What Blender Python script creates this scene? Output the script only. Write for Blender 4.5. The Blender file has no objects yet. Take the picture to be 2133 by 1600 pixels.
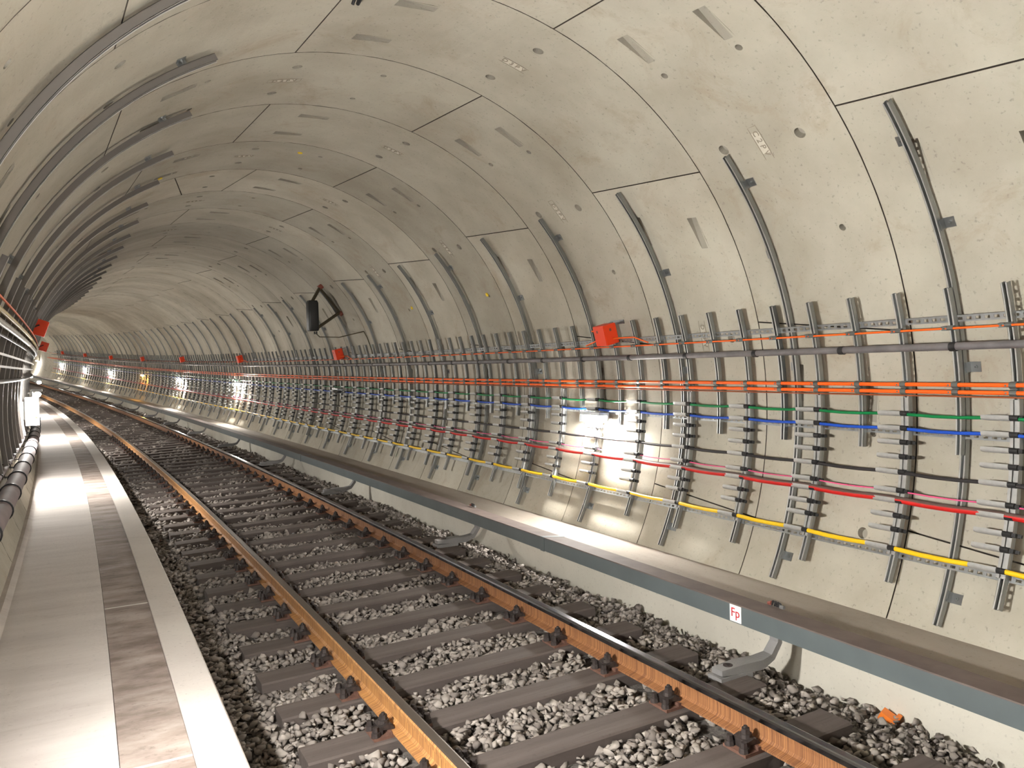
import bpy, bmesh, math, random
import numpy as np
from mathutils import Vector, Matrix
from math import sin, cos, radians, pi
random.seed(7); rng = np.random.default_rng(11)
SC = bpy.context.scene
COL = SC.collection

# ------------------------------------------------------------------ tunnel alignment
R = 1/0.00298; GR = -0.0056; VC = 0.00076          # plan radius (curving left), grade, vertical curve
RT = 3.0567                                        # inner radius of the lining
RING = 1.4248; J1 = 3.69484                        # ring length, distance of the first joint
def W(s, a, h):
    t = s/R
    return Vector((-R+(R+a)*cos(t), (R+a)*sin(t), h+GR*s+0.5*VC*s*s))
def Wn(s, a, h):
    t = s/R
    return np.stack([-R+(R+a)*np.cos(t), (R+a)*np.sin(t), h+GR*s+0.5*VC*s*s], -1)
def M(s, a=0.0, h=0.0):
    t = s/R; sl = GR+VC*s
    x = Vector((cos(t), sin(t), 0)); y = Vector((-sin(t), cos(t), sl)).normalized(); z = x.cross(y)
    m = Matrix((x, y, z)).transposed().to_4x4(); m.translation = W(s, a, h); return m
def Mw(s, phi, off=0.0):
    """frame on the lining: x outward, y along the tunnel, z up along the wall"""
    p = radians(phi); m = M(s, (RT-off)*cos(p), (RT-off)*sin(p))
    return m @ Matrix.Rotation(-p, 4, 'Y')

# ------------------------------------------------------------------ materials
def newmat(name):
    m = bpy.data.materials.new(name); m.use_nodes = True
    nt = m.node_tree; b = nt.nodes['Principled BSDF']
    return m, nt, b
def simple(name, col, rough=.5, metal=0.0, bump=0.0, bscale=60, var=0.0, vscale=3.0, spec=None):
    m, nt, b = newmat(name)
    b.inputs['Base Color'].default_value = (*col, 1); b.inputs['Roughness'].default_value = rough
    b.inputs['Metallic'].default_value = metal
    if spec is not None: b.inputs['Specular IOR Level'].default_value = spec
    if var or bump:
        tc = nt.nodes.new('ShaderNodeTexCoord')
    if var:
        n = nt.nodes.new('ShaderNodeTexNoise'); n.inputs['Scale'].default_value = vscale; n.inputs['Detail'].default_value = 6
        nt.links.new(tc.outputs['Object'], n.inputs['Vector'])
        mr = nt.nodes.new('ShaderNodeMapRange'); mr.inputs[1].default_value = .3; mr.inputs[2].default_value = .7
        mr.inputs[3].default_value = 1-var; mr.inputs[4].default_value = 1+var
        nt.links.new(n.outputs['Fac'], mr.inputs[0])
        mx = nt.nodes.new('ShaderNodeVectorMath'); mx.operation = 'SCALE'; mx.inputs[0].default_value = col
        nt.links.new(mr.outputs[0], mx.inputs['Scale']); nt.links.new(mx.outputs[0], b.inputs['Base Color'])
    if bump:
        n2 = nt.nodes.new('ShaderNodeTexNoise'); n2.inputs['Scale'].default_value = bscale; n2.inputs['Detail'].default_value = 4
        nt.links.new(tc.outputs['Object'], n2.inputs['Vector'])
        bp = nt.nodes.new('ShaderNodeBump'); bp.inputs['Strength'].default_value = bump; bp.inputs['Distance'].default_value = .01
        nt.links.new(n2.outputs['Fac'], bp.inputs['Height']); nt.links.new(bp.outputs['Normal'], b.inputs['Normal'])
    return m
def concrete(name, ca, cb, stain, amt=.5, tone=False, scale=1.0, rough=.85, speck=.25, streak=None):
    m, nt, b = newmat(name); N = nt.nodes.new; L = nt.links.new
    tc = N('ShaderNodeTexCoord'); vec = tc.outputs['Object']
    if streak:
        mp = N('ShaderNodeMapping'); mp.inputs['Scale'].default_value = streak; L(vec, mp.inputs['Vector']); vec = mp.outputs['Vector']
    n1 = N('ShaderNodeTexNoise'); n1.inputs['Scale'].default_value = .9*scale; n1.inputs['Detail'].default_value = 7; n1.inputs['Roughness'].default_value = .6; L(vec, n1.inputs['Vector'])
    r1 = N('ShaderNodeMapRange'); r1.inputs[1].default_value = .35; r1.inputs[2].default_value = .65; L(n1.outputs['Fac'], r1.inputs[0])
    mx = N('ShaderNodeMix'); mx.data_type = 'RGBA'; mx.inputs[6].default_value = (*ca, 1); mx.inputs[7].default_value = (*cb, 1); L(r1.outputs[0], mx.inputs[0])
    n2 = N('ShaderNodeTexNoise'); n2.inputs['Scale'].default_value = 1.7*scale; n2.inputs['Detail'].default_value = 9; n2.inputs['Roughness'].default_value = .7; n2.inputs['Distortion'].default_value = .6; L(vec, n2.inputs['Vector'])
    r2 = N('ShaderNodeMapRange'); r2.inputs[1].default_value = .55; r2.inputs[2].default_value = .75; r2.inputs[4].default_value = amt; L(n2.outputs['Fac'], r2.inputs[0])
    m2 = N('ShaderNodeMix'); m2.data_type = 'RGBA'; L(r2.outputs[0], m2.inputs[0]); L(mx.outputs[2], m2.inputs[6]); m2.inputs[7].default_value = (*stain, 1)
    n3 = N('ShaderNodeTexNoise'); n3.inputs['Scale'].default_value = 38; n3.inputs['Detail'].default_value = 3; L(tc.outputs['Object'], n3.inputs['Vector'])
    r3 = N('ShaderNodeMapRange'); r3.inputs[1].default_value = .62; r3.inputs[2].default_value = .75; r3.inputs[3].default_value = 1; r3.inputs[4].default_value = 1-speck; L(n3.outputs['Fac'], r3.inputs[0])
    sc = N('ShaderNodeVectorMath'); sc.operation = 'SCALE'; L(m2.outputs[2], sc.inputs[0]); L(r3.outputs[0], sc.inputs['Scale'])
    out = sc.outputs[0]
    if tone:
        at = N('ShaderNodeAttribute'); at.attribute_name = 'tone'
        s2 = N('ShaderNodeVectorMath'); s2.operation = 'SCALE'; L(out, s2.inputs[0]); L(at.outputs['Fac'], s2.inputs['Scale']); out = s2.outputs[0]
    L(out, b.inputs['Base Color']); b.inputs['Roughness'].default_value = rough; b.inputs['Specular IOR Level'].default_value = .3
    bp = N('ShaderNodeBump'); bp.inputs['Strength'].default_value = .25; bp.inputs['Distance'].default_value = .006; L(n3.outputs['Fac'], bp.inputs['Height']); L(bp.outputs['Normal'], b.inputs['Normal'])
    return m
def emis(name, col, st):
    m, nt, b = newmat(name); b.inputs['Base Color'].default_value = (*col, 1)
    b.inputs['Emission Color'].default_value = (*col, 1); b.inputs['Emission Strength'].default_value = st; return m

LAMP = 520.0
MT = dict(
 lining=concrete('lining_concrete', (.40,.368,.300), (.53,.503,.425), (.34,.26,.175), .65, tone=True, speck=.3),
 pocket=concrete('pocket_concrete', (.30,.28,.24), (.38,.355,.30), (.2,.17,.13), .5),
 gap=simple('joint_gasket', (.075,.062,.05), .9),
 walk=concrete('walkway_concrete', (.50,.455,.43), (.59,.545,.515), (.36,.31,.28), .4, streak=(1,4,1), speck=.15),
 band=concrete('rough_band', (.17,.13,.11), (.35,.295,.265), (.10,.075,.065), .7, scale=3.0, streak=(1,2.2,1)),
 kerb=concrete('kerb_concrete', (.47,.43,.40), (.56,.52,.48), (.33,.29,.26), .4),
 bench=concrete('bench_concrete', (.50,.475,.41), (.60,.575,.50), (.42,.38,.30), .35),
 benchtop=concrete('bench_top_concrete', (.27,.235,.20), (.36,.32,.28), (.17,.14,.115), .5, streak=(1,.4,1)),
 galv=simple('galvanized_steel', (.33,.345,.35), .32, .88, var=.04, vscale=14), lipglint=simple('lip_painted_glint', (.62,.63,.62), .35, .6), dull=simple('dull_channel_steel', (.20,.185,.175), .55, .35), lipglintleft=simple('left_lip_painted_glint', (.68,.67,.64), .5, .15),  # lips coloured brighter than the channel body, painting in reflected light on the rims
 galvw=simple('pale_galvanized_steel', (.34,.355,.36), .40, .7, var=.10, vscale=20),
 saddle=simple('pale_grey_saddle', (.40,.40,.39), .45, .3, var=.1, vscale=20),
 dark=simple('dark_metal', (.035,.035,.037), .5, .5),
 clamp=simple('clamp_metal', (.20,.21,.21), .4, .7),
 orange=simple('orange_cable', (.92,.135,.012), .4),
 brown=simple('brown_cable', (.32,.085,.025), .5),
 green=simple('green_cable', (.0,.19,.055), .4), blue=simple('blue_cable', (.01,.075,.50), .4),
 pink=simple('pink_cable', (.85,.10,.28), .45), red=simple('red_cable', (.62,.012,.010), .38),
 yellow=simple('yellow_cable', (.90,.58,.012), .4), black=simple('black_sheath', (.025,.022,.024), .5),
 pipe=simple('grey_conduit', (.165,.155,.16), .5, .2, var=.2, vscale=9), palepipe=simple('pale_pipe', (.46,.44,.40), .5, .1, var=.2, vscale=6),
 cream=simple('cream_pipe', (.62,.50,.26), .5), mauve=simple('dusty_pipe', (.235,.19,.195), .7, .0, var=.15, vscale=5),
 redbox=simple('red_box_paint', (.80,.055,.010), .45, var=.05), white=simple('white_enamel', (.85,.85,.85), .35),
 signred=simple('sign_red', (.55,.02,.03), .5),
 cover=simple('cover_slate_plastic', (.105,.125,.13), .42, var=.08, vscale=4), covertop=simple('dusty_cover_top', (.115,.088,.078), .75, var=.2, vscale=6),
 iron=simple('bracket_casting', (.27,.265,.265), .55, .25, bump=.4, bscale=80, var=.2),
 wood=concrete('sleeper_timber', (.072,.058,.053), (.112,.092,.083), (.038,.031,.028), .6, streak=(.35,6,3), scale=2.2, speck=.2, rough=.8),
 stone=None, bed=simple('ballast_fines', (.10,.088,.08), .95, bump=1.0, bscale=55, var=.5, vscale=30),
 steel=simple('polished_rail_head', (.30,.31,.34), .17, 1.0), dullsteel=simple('dull_rail_head', (.14,.115,.095), .42, .7),
 plate=simple('rusty_base_plate', (.14,.070,.050), .75, .1, var=.3, vscale=25), clip=simple('oily_clip', (.045,.036,.034), .55, .4, var=.4, vscale=40),
 lampglass=emis('lamp_glass', (1.0,.96,.90), LAMP), strongglass=emis('strong_lamp_glass', (1.0,.96,.90), LAMP*.6), addedkeyglass=emis('added_key_glass', (1.0,.97,.92), 2700), leftglass=emis('left_lamp_glass', (1.0,.96,.90), LAMP*1.4), farglass=emis('far_lamp_glass', (1.0,.95,.87), LAMP*1.15), amberglass=emis('amber_lamp_glass', (1.0,.50,.08), LAMP*.25), offglass=simple('unlit_glass', (.05,.05,.05), .2),
 stamp=concrete('stamp_concrete', (.56,.53,.45), (.64,.61,.53), (.45,.38,.28), .3), stampink=simple('stamp_letters', (.27,.235,.18), .9),
 yellowcap=simple('yellow_plug', (.85,.62,.02), .5), device=simple('black_housing', (.012,.013,.014), .5), armm=simple('dark_bracket_arm', (.10,.085,.055), .5, .4),
 rustred=simple('rusted_foot', (.24,.07,.05), .7), amber=simple('amber_plastic', (.75,.20,.03), .35),
)
def rustmat(name, c0, c1):
    m, nt, b = newmat(name); N = nt.nodes.new; L = nt.links.new
    tc = N('ShaderNodeTexCoord'); mp = N('ShaderNodeMapping'); mp.inputs['Scale'].default_value = (1, 60, .8); L(tc.outputs['Object'], mp.inputs['Vector'])
    n = N('ShaderNodeTexNoise'); n.inputs['Scale'].default_value = 3; n.inputs['Detail'].default_value = 4; L(mp.outputs['Vector'], n.inputs['Vector'])
    cr = N('ShaderNodeValToRGB'); cr.color_ramp.elements[0].position = .34; cr.color_ramp.elements[0].color = (*c0,1)
    cr.color_ramp.elements[1].position = .62; cr.color_ramp.elements[1].color = (*c1,1); L(n.outputs['Fac'], cr.inputs[0])
    L(cr.outputs[0], b.inputs['Base Color']); b.inputs['Roughness'].default_value = .7; return m
MT['rust'] = rustmat('golden_rail_rust', (.19,.080,.030), (.47,.235,.075)); MT['rustdark'] = rustmat('brown_rail_rust', (.125,.048,.020), (.32,.145,.055))
def dusty(name, col, dust):
    m, nt, b = newmat(name); N = nt.nodes.new; L = nt.links.new
    g = N('ShaderNodeTexCoord'); sx = N('ShaderNodeSeparateXYZ'); L(g.outputs['Normal'], sx.inputs[0])
    n = N('ShaderNodeTexNoise'); n.inputs['Scale'].default_value = 14; L(g.outputs['Object'], n.inputs['Vector'])
    ad = N('ShaderNodeMath'); ad.operation = 'MULTIPLY_ADD'; ad.inputs[1].default_value = .25; L(n.outputs['Fac'], ad.inputs[0]); L(sx.outputs[2], ad.inputs[2])
    r = N('ShaderNodeMapRange'); r.inputs[1].default_value = .25; r.inputs[2].default_value = .62; L(ad.outputs[0], r.inputs[0])
    mx = N('ShaderNodeMix'); mx.data_type = 'RGBA'; L(r.outputs[0], mx.inputs[0]); mx.inputs[6].default_value = (*col,1); mx.inputs[7].default_value = (*dust,1)
    L(mx.outputs[2], b.inputs['Base Color']); b.inputs['Roughness'].default_value = .5; return m
MT['red'] = dusty('red_cable_dusty', (.62,.012,.010), (.12,.075,.065))
def stonemat():
    m, nt, b = newmat('ballast_stone'); N = nt.nodes.new; L = nt.links.new
    at = N('ShaderNodeAttribute'); at.attribute_name = 'tone'
    cr = N('ShaderNodeValToRGB'); cr.color_ramp.elements[0].color = (.125,.107,.096,1); cr.color_ramp.elements[1].color = (.34,.305,.275,1); L(at.outputs['Fac'], cr.inputs[0])
    L(cr.outputs[0], b.inputs['Base Color']); b.inputs['Roughness'].default_value = .85; b.inputs['Specular IOR Level'].default_value = .3
    return m
MT['stone'] = stonemat()

# ------------------------------------------------------------------ mesh helpers
class MB:
    def __init__(s): s.v = []; s.f = []; s.m = []; s.t = []
    def add(s, vs, fs, mi=0, tone=1.0):
        o = len(s.v); s.v += [tuple(v) for v in vs]; s.f += [tuple(i+o for i in f) for f in fs]
        s.m += [mi]*len(fs); s.t += [tone]*len(fs)
    def box(s, x0, x1, y0, y1, z0, z1, mi=0, T=None):
        vs = [Vector(p) for p in ((x0,y0,z0),(x1,y0,z0),(x1,y1,z0),(x0,y1,z0),(x0,y0,z1),(x1,y0,z1),(x1,y1,z1),(x0,y1,z1))]
        if T: vs = [T @ v for v in vs]
        s.add(vs, [(0,3,2,1),(4,5,6,7),(0,1,5,4),(1,2,6,5),(2,3,7,6),(3,0,4,7)], mi)
    def tube(s, p0, p1, r0, r1=None, n=10, mi=0, cap=True):
        r1 = r0 if r1 is None else r1; p0 = Vector(p0); p1 = Vector(p1); d = (p1-p0).normalized()
        u = d.orthogonal().normalized(); w = d.cross(u)
        vs = [p0+(u*cos(2*pi*i/n)+w*sin(2*pi*i/n))*r0 for i in range(n)]+[p1+(u*cos(2*pi*i/n)+w*sin(2*pi*i/n))*r1 for i in range(n)]
        fs = [(i,(i+1)%n,n+(i+1)%n,n+i) for i in range(n)]
        if cap: fs += [tuple(range(n))[::-1], tuple(range(n,2*n))]
        s.add(vs, fs, mi)
    def path(s, pts, r, n=8, mi=0):
        pts = [Vector(p) for p in pts]
        for i in range(len(pts)-1):
            s.tube(pts[i], pts[i+1], r, n=n, mi=mi)
    def loft(s, rings, mi=0, cap=True, closed=True):
        n = len(rings[0]); vs = [p for rg in rings for p in rg]; fs = []
        for k in range(len(rings)-1):
            for i in range(n if closed else n-1):
                j = (i+1) % n; fs.append((k*n+i, k*n+j, (k+1)*n+j, (k+1)*n+i))
        if cap and closed: fs += [tuple(range(n))[::-1], tuple((len(rings)-1)*n+i for i in range(n))]
        s.add(vs, fs, mi)
    def mesh(s, name, mats, smooth=False, tone=False):
        me = bpy.data.meshes.new(name); me.from_pydata(s.v, [], s.f)
        for m in mats: me.materials.append(MT[m])
        if len(mats) > 1: me.polygons.foreach_set('material_index', s.m)
        if smooth: me.polygons.foreach_set('use_smooth', [True]*len(s.f))
        if tone:
            a = me.attributes.new('tone', 'FLOAT', 'FACE'); a.data.foreach_set('value', s.t)
        bm = bmesh.new(); bm.from_mesh(me)
        if not tone: bmesh.ops.recalc_face_normals(bm, faces=bm.faces)
        bm.to_mesh(me); bm.free(); me.update()
        if smooth:
            try: me.set_sharp_from_angle(angle=radians(38))
            except Exception: pass
        return me
def obj(name, me, mat=None, parent=None, local=None):
    o = bpy.data.objects.new(name, me); COL.objects.link(o)
    if parent is not None: o.parent = parent
    if local is not None: o.matrix_local = local
    elif mat is not None: o.matrix_world = mat
    return o
def tag(o, label=None, cat=None, group=None, kind=None):
    if label: o['label'] = label
    if cat: o['category'] = cat
    if group: o['group'] = group
    if kind: o['kind'] = kind
    return o
KIDS = {}
def empty(name, mat): 
    o = bpy.data.objects.new(name, None); o.empty_display_size = .1; COL.objects.link(o); o.matrix_world = mat; return o
def part(name, me, parent, local=None):
    o = obj(name, me, parent=parent, local=local); KIDS.setdefault(parent.name, []).append(o); return o
def dup(root, mat):
    r = root.copy(); COL.objects.link(r); r.matrix_world = mat
    for ch in KIDS.get(root.name, []):
        c = ch.copy(); COL.objects.link(c); c.parent = r; KIDS.setdefault(r.name, []).append(c)
        for g in KIDS.get(ch.name, []):
            d = g.copy(); COL.objects.link(d); d.parent = c; KIDS.setdefault(c.name, []).append(d)
    return r
ORD = 'first second third fourth fifth sixth seventh eighth ninth tenth eleventh twelfth thirteenth fourteenth fifteenth sixteenth seventeenth eighteenth nineteenth twentieth'.split()
def nth(i):
    if i < 20: return ORD[i]
    t = {2:'twenty', 3:'thirty', 4:'forty'}[(i+1)//10]
    return (t[:-1]+'ieth') if (i+1) % 10 == 0 else t+'-'+ORD[(i+1) % 10-1]

def sweep(prof, s0, s1, ds=.6, mats=('galv',), mi=None, name='m', closed=True, smooth=False, tone=False):
    """prof: list of (a,h) in the cross-section, swept along the tunnel in world space"""
    n = max(1, int(round((s1-s0)/ds))); S = [s0+(s1-s0)*i/n for i in range(n+1)]
    mb = MB(); k = len(prof); vs = [W(s, a, h) for s in S for a, h in prof]; fs = []; ms = []
    for i in range(n):
        for j in range(k if closed else k-1):
            jj = (j+1) % k; fs.append((i*k+j, (i+1)*k+j, (i+1)*k+jj, i*k+jj)); ms.append(mi[j] if mi else 0)
    if closed: fs += [tuple(range(k)), tuple(n*k+j for j in range(k))[::-1]]; ms += [ms[0]]*2
    mb.add(vs, fs); mb.m = ms
    return mb.mesh(name, mats, smooth)
def circ(a, h, r, n=10, sq=1.0):
    return [(a+r*cos(2*pi*i/n), h+r*sin(2*pi*i/n)*sq) for i in range(n)]
def polar(off, phi): p = radians(phi); return (RT-off)*cos(p), (RT-off)*sin(p)
def longobj(name, me, s0=None, a=0, h=0):
    return obj(name, me)
def cable(name, mat, phi, off, r, label, cat='cable', group=None, s0=1.0, s1=76, n=10, sag=0, ds=.8):
    a, h = polar(off, phi); o = obj(name, sweep(circ(a, h, r, n), s0, s1, ds, (mat,), name=name, smooth=True)); return tag(o, label, cat, group)

# ------------------------------------------------------------------ the lining: rings of concrete segments with joints, bolt pockets and grout recesses
SEND = 118.0
def ring_joints(k):
    """list of (phi at near edge, phi at far edge) going upward round the ring"""
    if k == 6: return [(-47,-44), (-19,-16.5), (40.2,42.8), (91.8,95.6), (111.1,106.0), (160.0,162.5), (219,222)]
    if k % 2: return [(-48,-46), (10.8,13.7), (70.1,72.4), (129.3,131.8) if k != 5 else (120.9,123.9), (188.5,191), (226,226)]
    return [(-48,-46), (-19,-16.5), (40.3,43.0), (100.3,102.3), (160,162.5), (219,222)]
walls = {'wall_right': MB(), 'ceiling': MB(), 'wall_left': MB()}
def lining_point(s, phi, out=0.0):
    p = radians(phi); return W(s, (RT+out)*cos(p), (RT+out)*sin(p))
def build_ring(k):
    s0 = J1+(k-1)*RING; s1 = s0+RING
    if k < 0: s0 = -14.0; s1 = J1-RING
    near = 0 <= k <= 13
    js = ring_joints(k); g = .005; gp = .22
    rt = 1.0+random.uniform(-.06,.06); 
    if k in (5,7): rt = .88
    if k == 9: rt = .9
    for (A0,A1),(B0,B1) in zip(js[:-1], js[1:]):
        c = (A0+A1+B0+B1)/4
        mb = walls['wall_right' if c < 46 else 'ceiling' if c < 128 else 'wall_left']
        tone = rt*(1+random.uniform(-.04,.04))
        u0, u1 = s0+g, s1-g
        lo = lambda s: A0+(A1-A0)*(s-s0)/(s1-s0)+gp*.5
        hi = lambda s: B0+(B1-B0)*(s-s0)/(s1-s0)-gp*.5
        feats = []   # (kind, s centre, half s, phi lo, phi hi, radius)
        if near and c > -25 and c < 205:
            full = (B0-A0) > 40
            if full:
                for so in (.355, 1.065):
                    feats.append(('hole', s0+so, .055, c-1.25, c+1.25, .043))
                    if k % 2:
                        for d in (-14.6, 14.4): feats.append(('hole', s0+so, .045, c+d-.95, c+d+.95, .027))
                    top = hi(s0+so)-7.0
                    feats.append(('wedge', s0+so+(.012 if so < .5 else -.01), .056, top-5.8, top, 0))
            else:
                for so in (.355, 1.065): feats.append(('hole', s0+so, .05, c-1.2, c+1.2, .036))
        us = [u0, u1]
        for f in feats: us += [f[1]-f[2], f[1]+f[2]]
        us = sorted(set(round(u, 4) for u in us))
        # merge nearly equal lines
        vs_ = []
        nv = max(2, int((B0-A0)/(2.6 if near else 4)))
        smid = (s0+s1)/2
        base = [i/nv for i in range(nv+1)]
        def tov(phi, s): return (phi-lo(s))/(hi(s)-lo(s))
        fv = []
        for f in feats:
            fv.append((tov(f[3], smid), tov(f[4], smid)))
        lines = set(round(v, 5) for p in fv for v in p)
        for v in base:
            if all(abs(v-l) > .012 for l in lines) and not any(a < v < b for a, b in fv): lines.add(v)
        lines.add(0.0); lines.add(1.0); vv = sorted(lines)
        P = lambda s, v, out=0.0: lining_point(s, lo(s)+(hi(s)-lo(s))*v, out)
        boxes = [(f, a, b) for f, (a, b) in zip(feats, fv)]
        idx = {}
        def vid(i, j):
            if (i, j) not in idx: idx[(i, j)] = len(mb.v); mb.v.append(tuple(P(us[i], vv[j])))
            return idx[(i, j)]
        done = set()
        for f, a, b in boxes:
            i0 = min(range(len(us)), key=lambda i: abs(us[i]-(f[1]-f[2]))); i1 = min(range(len(us)), key=lambda i: abs(us[i]-(f[1]+f[2])))
            j0 = min(range(len(vv)), key=lambda j: abs(vv[j]-a)); j1 = min(range(len(vv)), key=lambda j: abs(vv[j]-b))
            for i in range(i0, i1):
                for j in range(j0, j1): done.add((i, j))
            sa, sb = us[i0], us[i1]; va, vb = vv[j0], vv[j1]
            def put(pts, faces, mi=0):
                o = len(mb.v); mb.v += [tuple(p) for p in pts]; mb.f += [tuple(q+o for q in fc) for fc in faces]; mb.m += [mi]*len(faces); mb.t += [tone]*len(faces)
            if f[0] == 'hole':
                n = 16; sc_, vc = (sa+sb)/2, (va+vb)/2; hs, hv = (sb-sa)/2, (vb-va)/2
                dphi = radians(hi(sc_)-lo(sc_))*RT; outer = []; inner = []; deep = []
                for q in range(n):
                    t = 2*pi*q/n; cx, cy = cos(t), sin(t); mxx = max(abs(cx), abs(cy))
                    outer.append(P(sc_+hs*cx/mxx, vc+hv*cy/mxx))
                    inner.append(P(sc_+f[5]*cx, vc+f[5]*cy/dphi)); deep.append(P(sc_+f[5]*.92*cx, vc+f[5]*.92*cy/dphi, .05))
                put(outer+inner, [(q, (q+1) % n, n+(q+1) % n, n+q) for q in range(n)])
                put(inner+deep, [(q, (q+1) % n, n+(q+1) % n, n+q) for q in range(n)]+[tuple(range(n, 2*n))], 1)
            else:
                t_ = .012
                a0, a1, b0, b1 = P(sa, va), P(sb, va), P(sa, vb), P(sb, vb)
                in0, in1 = P(sa+.02, va+.001), P(sb-.02, va+.001); d0, d1 = P(sa, vb, .055), P(sb, vb, .055)
                put([a0, a1, b0, b1, in0, in1, d0, d1], [(0,1,5,4), (0,4,2), (5,1,3)], 0)
                put([in0, in1, b0, b1, d0, d1], [(0,1,5,4), (0,4,2), (1,3,5), (2,4,5,3)], 1)
        for i in range(len(us)-1):
            for j in range(len(vv)-1):
                if (i, j) in done: continue
                mb.f.append((vid(i, j), vid(i+1, j), vid(i+1, j+1), vid(i, j+1))); mb.m.append(0); mb.t.append(tone)
        # turned-back edges down into the joint
        def edge(pts):
            o = len(mb.v); n = len(pts)
            for s_, v_ in pts: mb.v.append(tuple(P(s_, v_))); mb.v.append(tuple(P(s_, v_, .060)))
            for q in range(n-1): mb.f.append((o+2*q, o+2*q+1, o+2*q+3, o+2*q+2)); mb.m.append(2); mb.t.append(tone)
        edge([(u0, v) for v in vv]); edge([(u1, v) for v in vv]); edge([(u, 0) for u in us]); edge([(u, 1) for u in us])
for k in range(-1, int((SEND-J1)/RING)+2): build_ring(k)
# gasket behind the joints
for nm, p0, p1 in (('wall_right', -48, 46), ('ceiling', 46, 131), ('wall_left', 131, 226)):
    mb = walls[nm]; S = [-14]+[J1-RING*1+RING*i for i in range(int((SEND-J1)/RING)+3)]; PH = [p0+(p1-p0)*i/24 for i in range(25)]
    o = len(mb.v)
    for s in S:
        for p in PH: mb.v.append(tuple(lining_point(s, p, .064)))
    for i in range(len(S)-1):
        for j in range(24):
            q = o+i*25+j; 
            mb.f.append((q, q+25, q+26, q+1)); mb.m.append(3); mb.t.append(1)
for nm, mb in walls.items():
    me = mb.mesh(nm, ('lining', 'pocket', 'gap', 'gap'), tone=True)
    o = tag(obj(nm, me), kind='structure')
# end plugs: the tunnel goes on behind the camera and beyond the bend
mb = MB()
for s in (-14.0,):
    mb.add([lining_point(s, p, .02) for p in range(0, 360, 10)], [tuple(range(36))])
tag(obj('trim_1', mb.mesh('trim_1', ('lining',))), kind='structure')

# ------------------------------------------------------------------ floor, walkway, bench
PROF_BED = [(-1.75,-1.72),(-1.5,-1.70),(-1.32,-1.69),(-.8,-1.685),(0,-1.675),(.75,-1.655),(1.25,-1.655),(1.42,-1.685),(1.62,-1.75),(1.86,-1.82)]
def bed_h(a):
    xs = [p[0] for p in PROF_BED]; hs = [p[1] for p in PROF_BED]; return float(np.interp(a, xs, hs))
tag(obj('floor', sweep([(-1.76,-1.72)]+PROF_BED[1:-1]+[(1.9,-1.81),(1.9,-2.1),(-1.76,-2.1)], -4, SEND, .8, ('bed',), name='floor')), kind='structure')
aw = -math.sqrt(RT**2-1.17**2)
o = obj('concrete_walkway', sweep([(-2.192,-1.173),(-2.76,-1.173),(-2.80,-1.15),(-2.835,-1.15),(-2.75,-1.45),(-2.192,-1.45)], -6, SEND, .8, ('walk',), name='walkway')); tag(o, kind='structure')
o = obj('walkway_rough_band', sweep([(-1.918,-1.180),(-2.189,-1.180),(-2.189,-1.45),(-1.918,-1.45)], -6, SEND, .8, ('band',), name='band')); tag(o, kind='structure')
o = obj('walkway_kerb', sweep([(-1.73,-1.178),(-1.738,-1.170),(-1.912,-1.170),(-1.916,-1.175),(-1.916,-1.9),(-1.73,-1.9)], -6, SEND, .8, ('kerb',), name='kerb')); tag(o, kind='structure')
jb = math.sqrt(RT**2-1.464**2)
bp = [(1.86,-2.0),(1.86,-1.475),(1.875,-1.462),(jb+.01,-1.464),(jb-.2,-2.0)]
o = obj('concrete_bench', sweep(bp, -4, SEND, .8, ('bench','benchtop'), mi=[0,0,1,0,0], name='bench')); tag(o, kind='structure')
# faint casting seams on the walkway and bench
mb = MB(); 
for s in (3.55, 6.1, 9.4, 12.7, 16):
    mb.box(-2.188,-1.92,-.006,.006,-1.1805,-1.1765, T=M(s))
tag(obj('trim_2', mb.mesh('trim_2', ('kerb',))), kind='structure')

# ------------------------------------------------------------------ ballast stones (nobody could count them)
SL0, SLP = 2.985, .6035
def sleeper_s(i): return SL0+SLP*i
def rock_variants(n=24):
    out = []
    for i in range(n):
        bm = bmesh.new(); k = random.randint(9, 13)
        for j in range(k):
            v = Vector((random.gauss(0,1), random.gauss(0,1), random.gauss(0,1))).normalized()*random.uniform(.75,1.1)
            bm.verts.new((v.x*1.15, v.y*.9, v.z*.72))
        r = bmesh.ops.convex_hull(bm, input=bm.verts)
        bmesh.ops.delete(bm, geom=[g for g in r['geom_interior'] if isinstance(g, bmesh.types.BMVert)], context='VERTS')
        bm.verts.ensure_lookup_table(); bm.faces.ensure_lookup_table()
        for q, v in enumerate(bm.verts): v.index = q
        V = np.array([v.co[:] for v in bm.verts]); F = np.array([[v.index for v in f.verts] for f in bm.faces if len(f.verts) == 3]); bm.free(); out.append((V, F))
    return out
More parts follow.
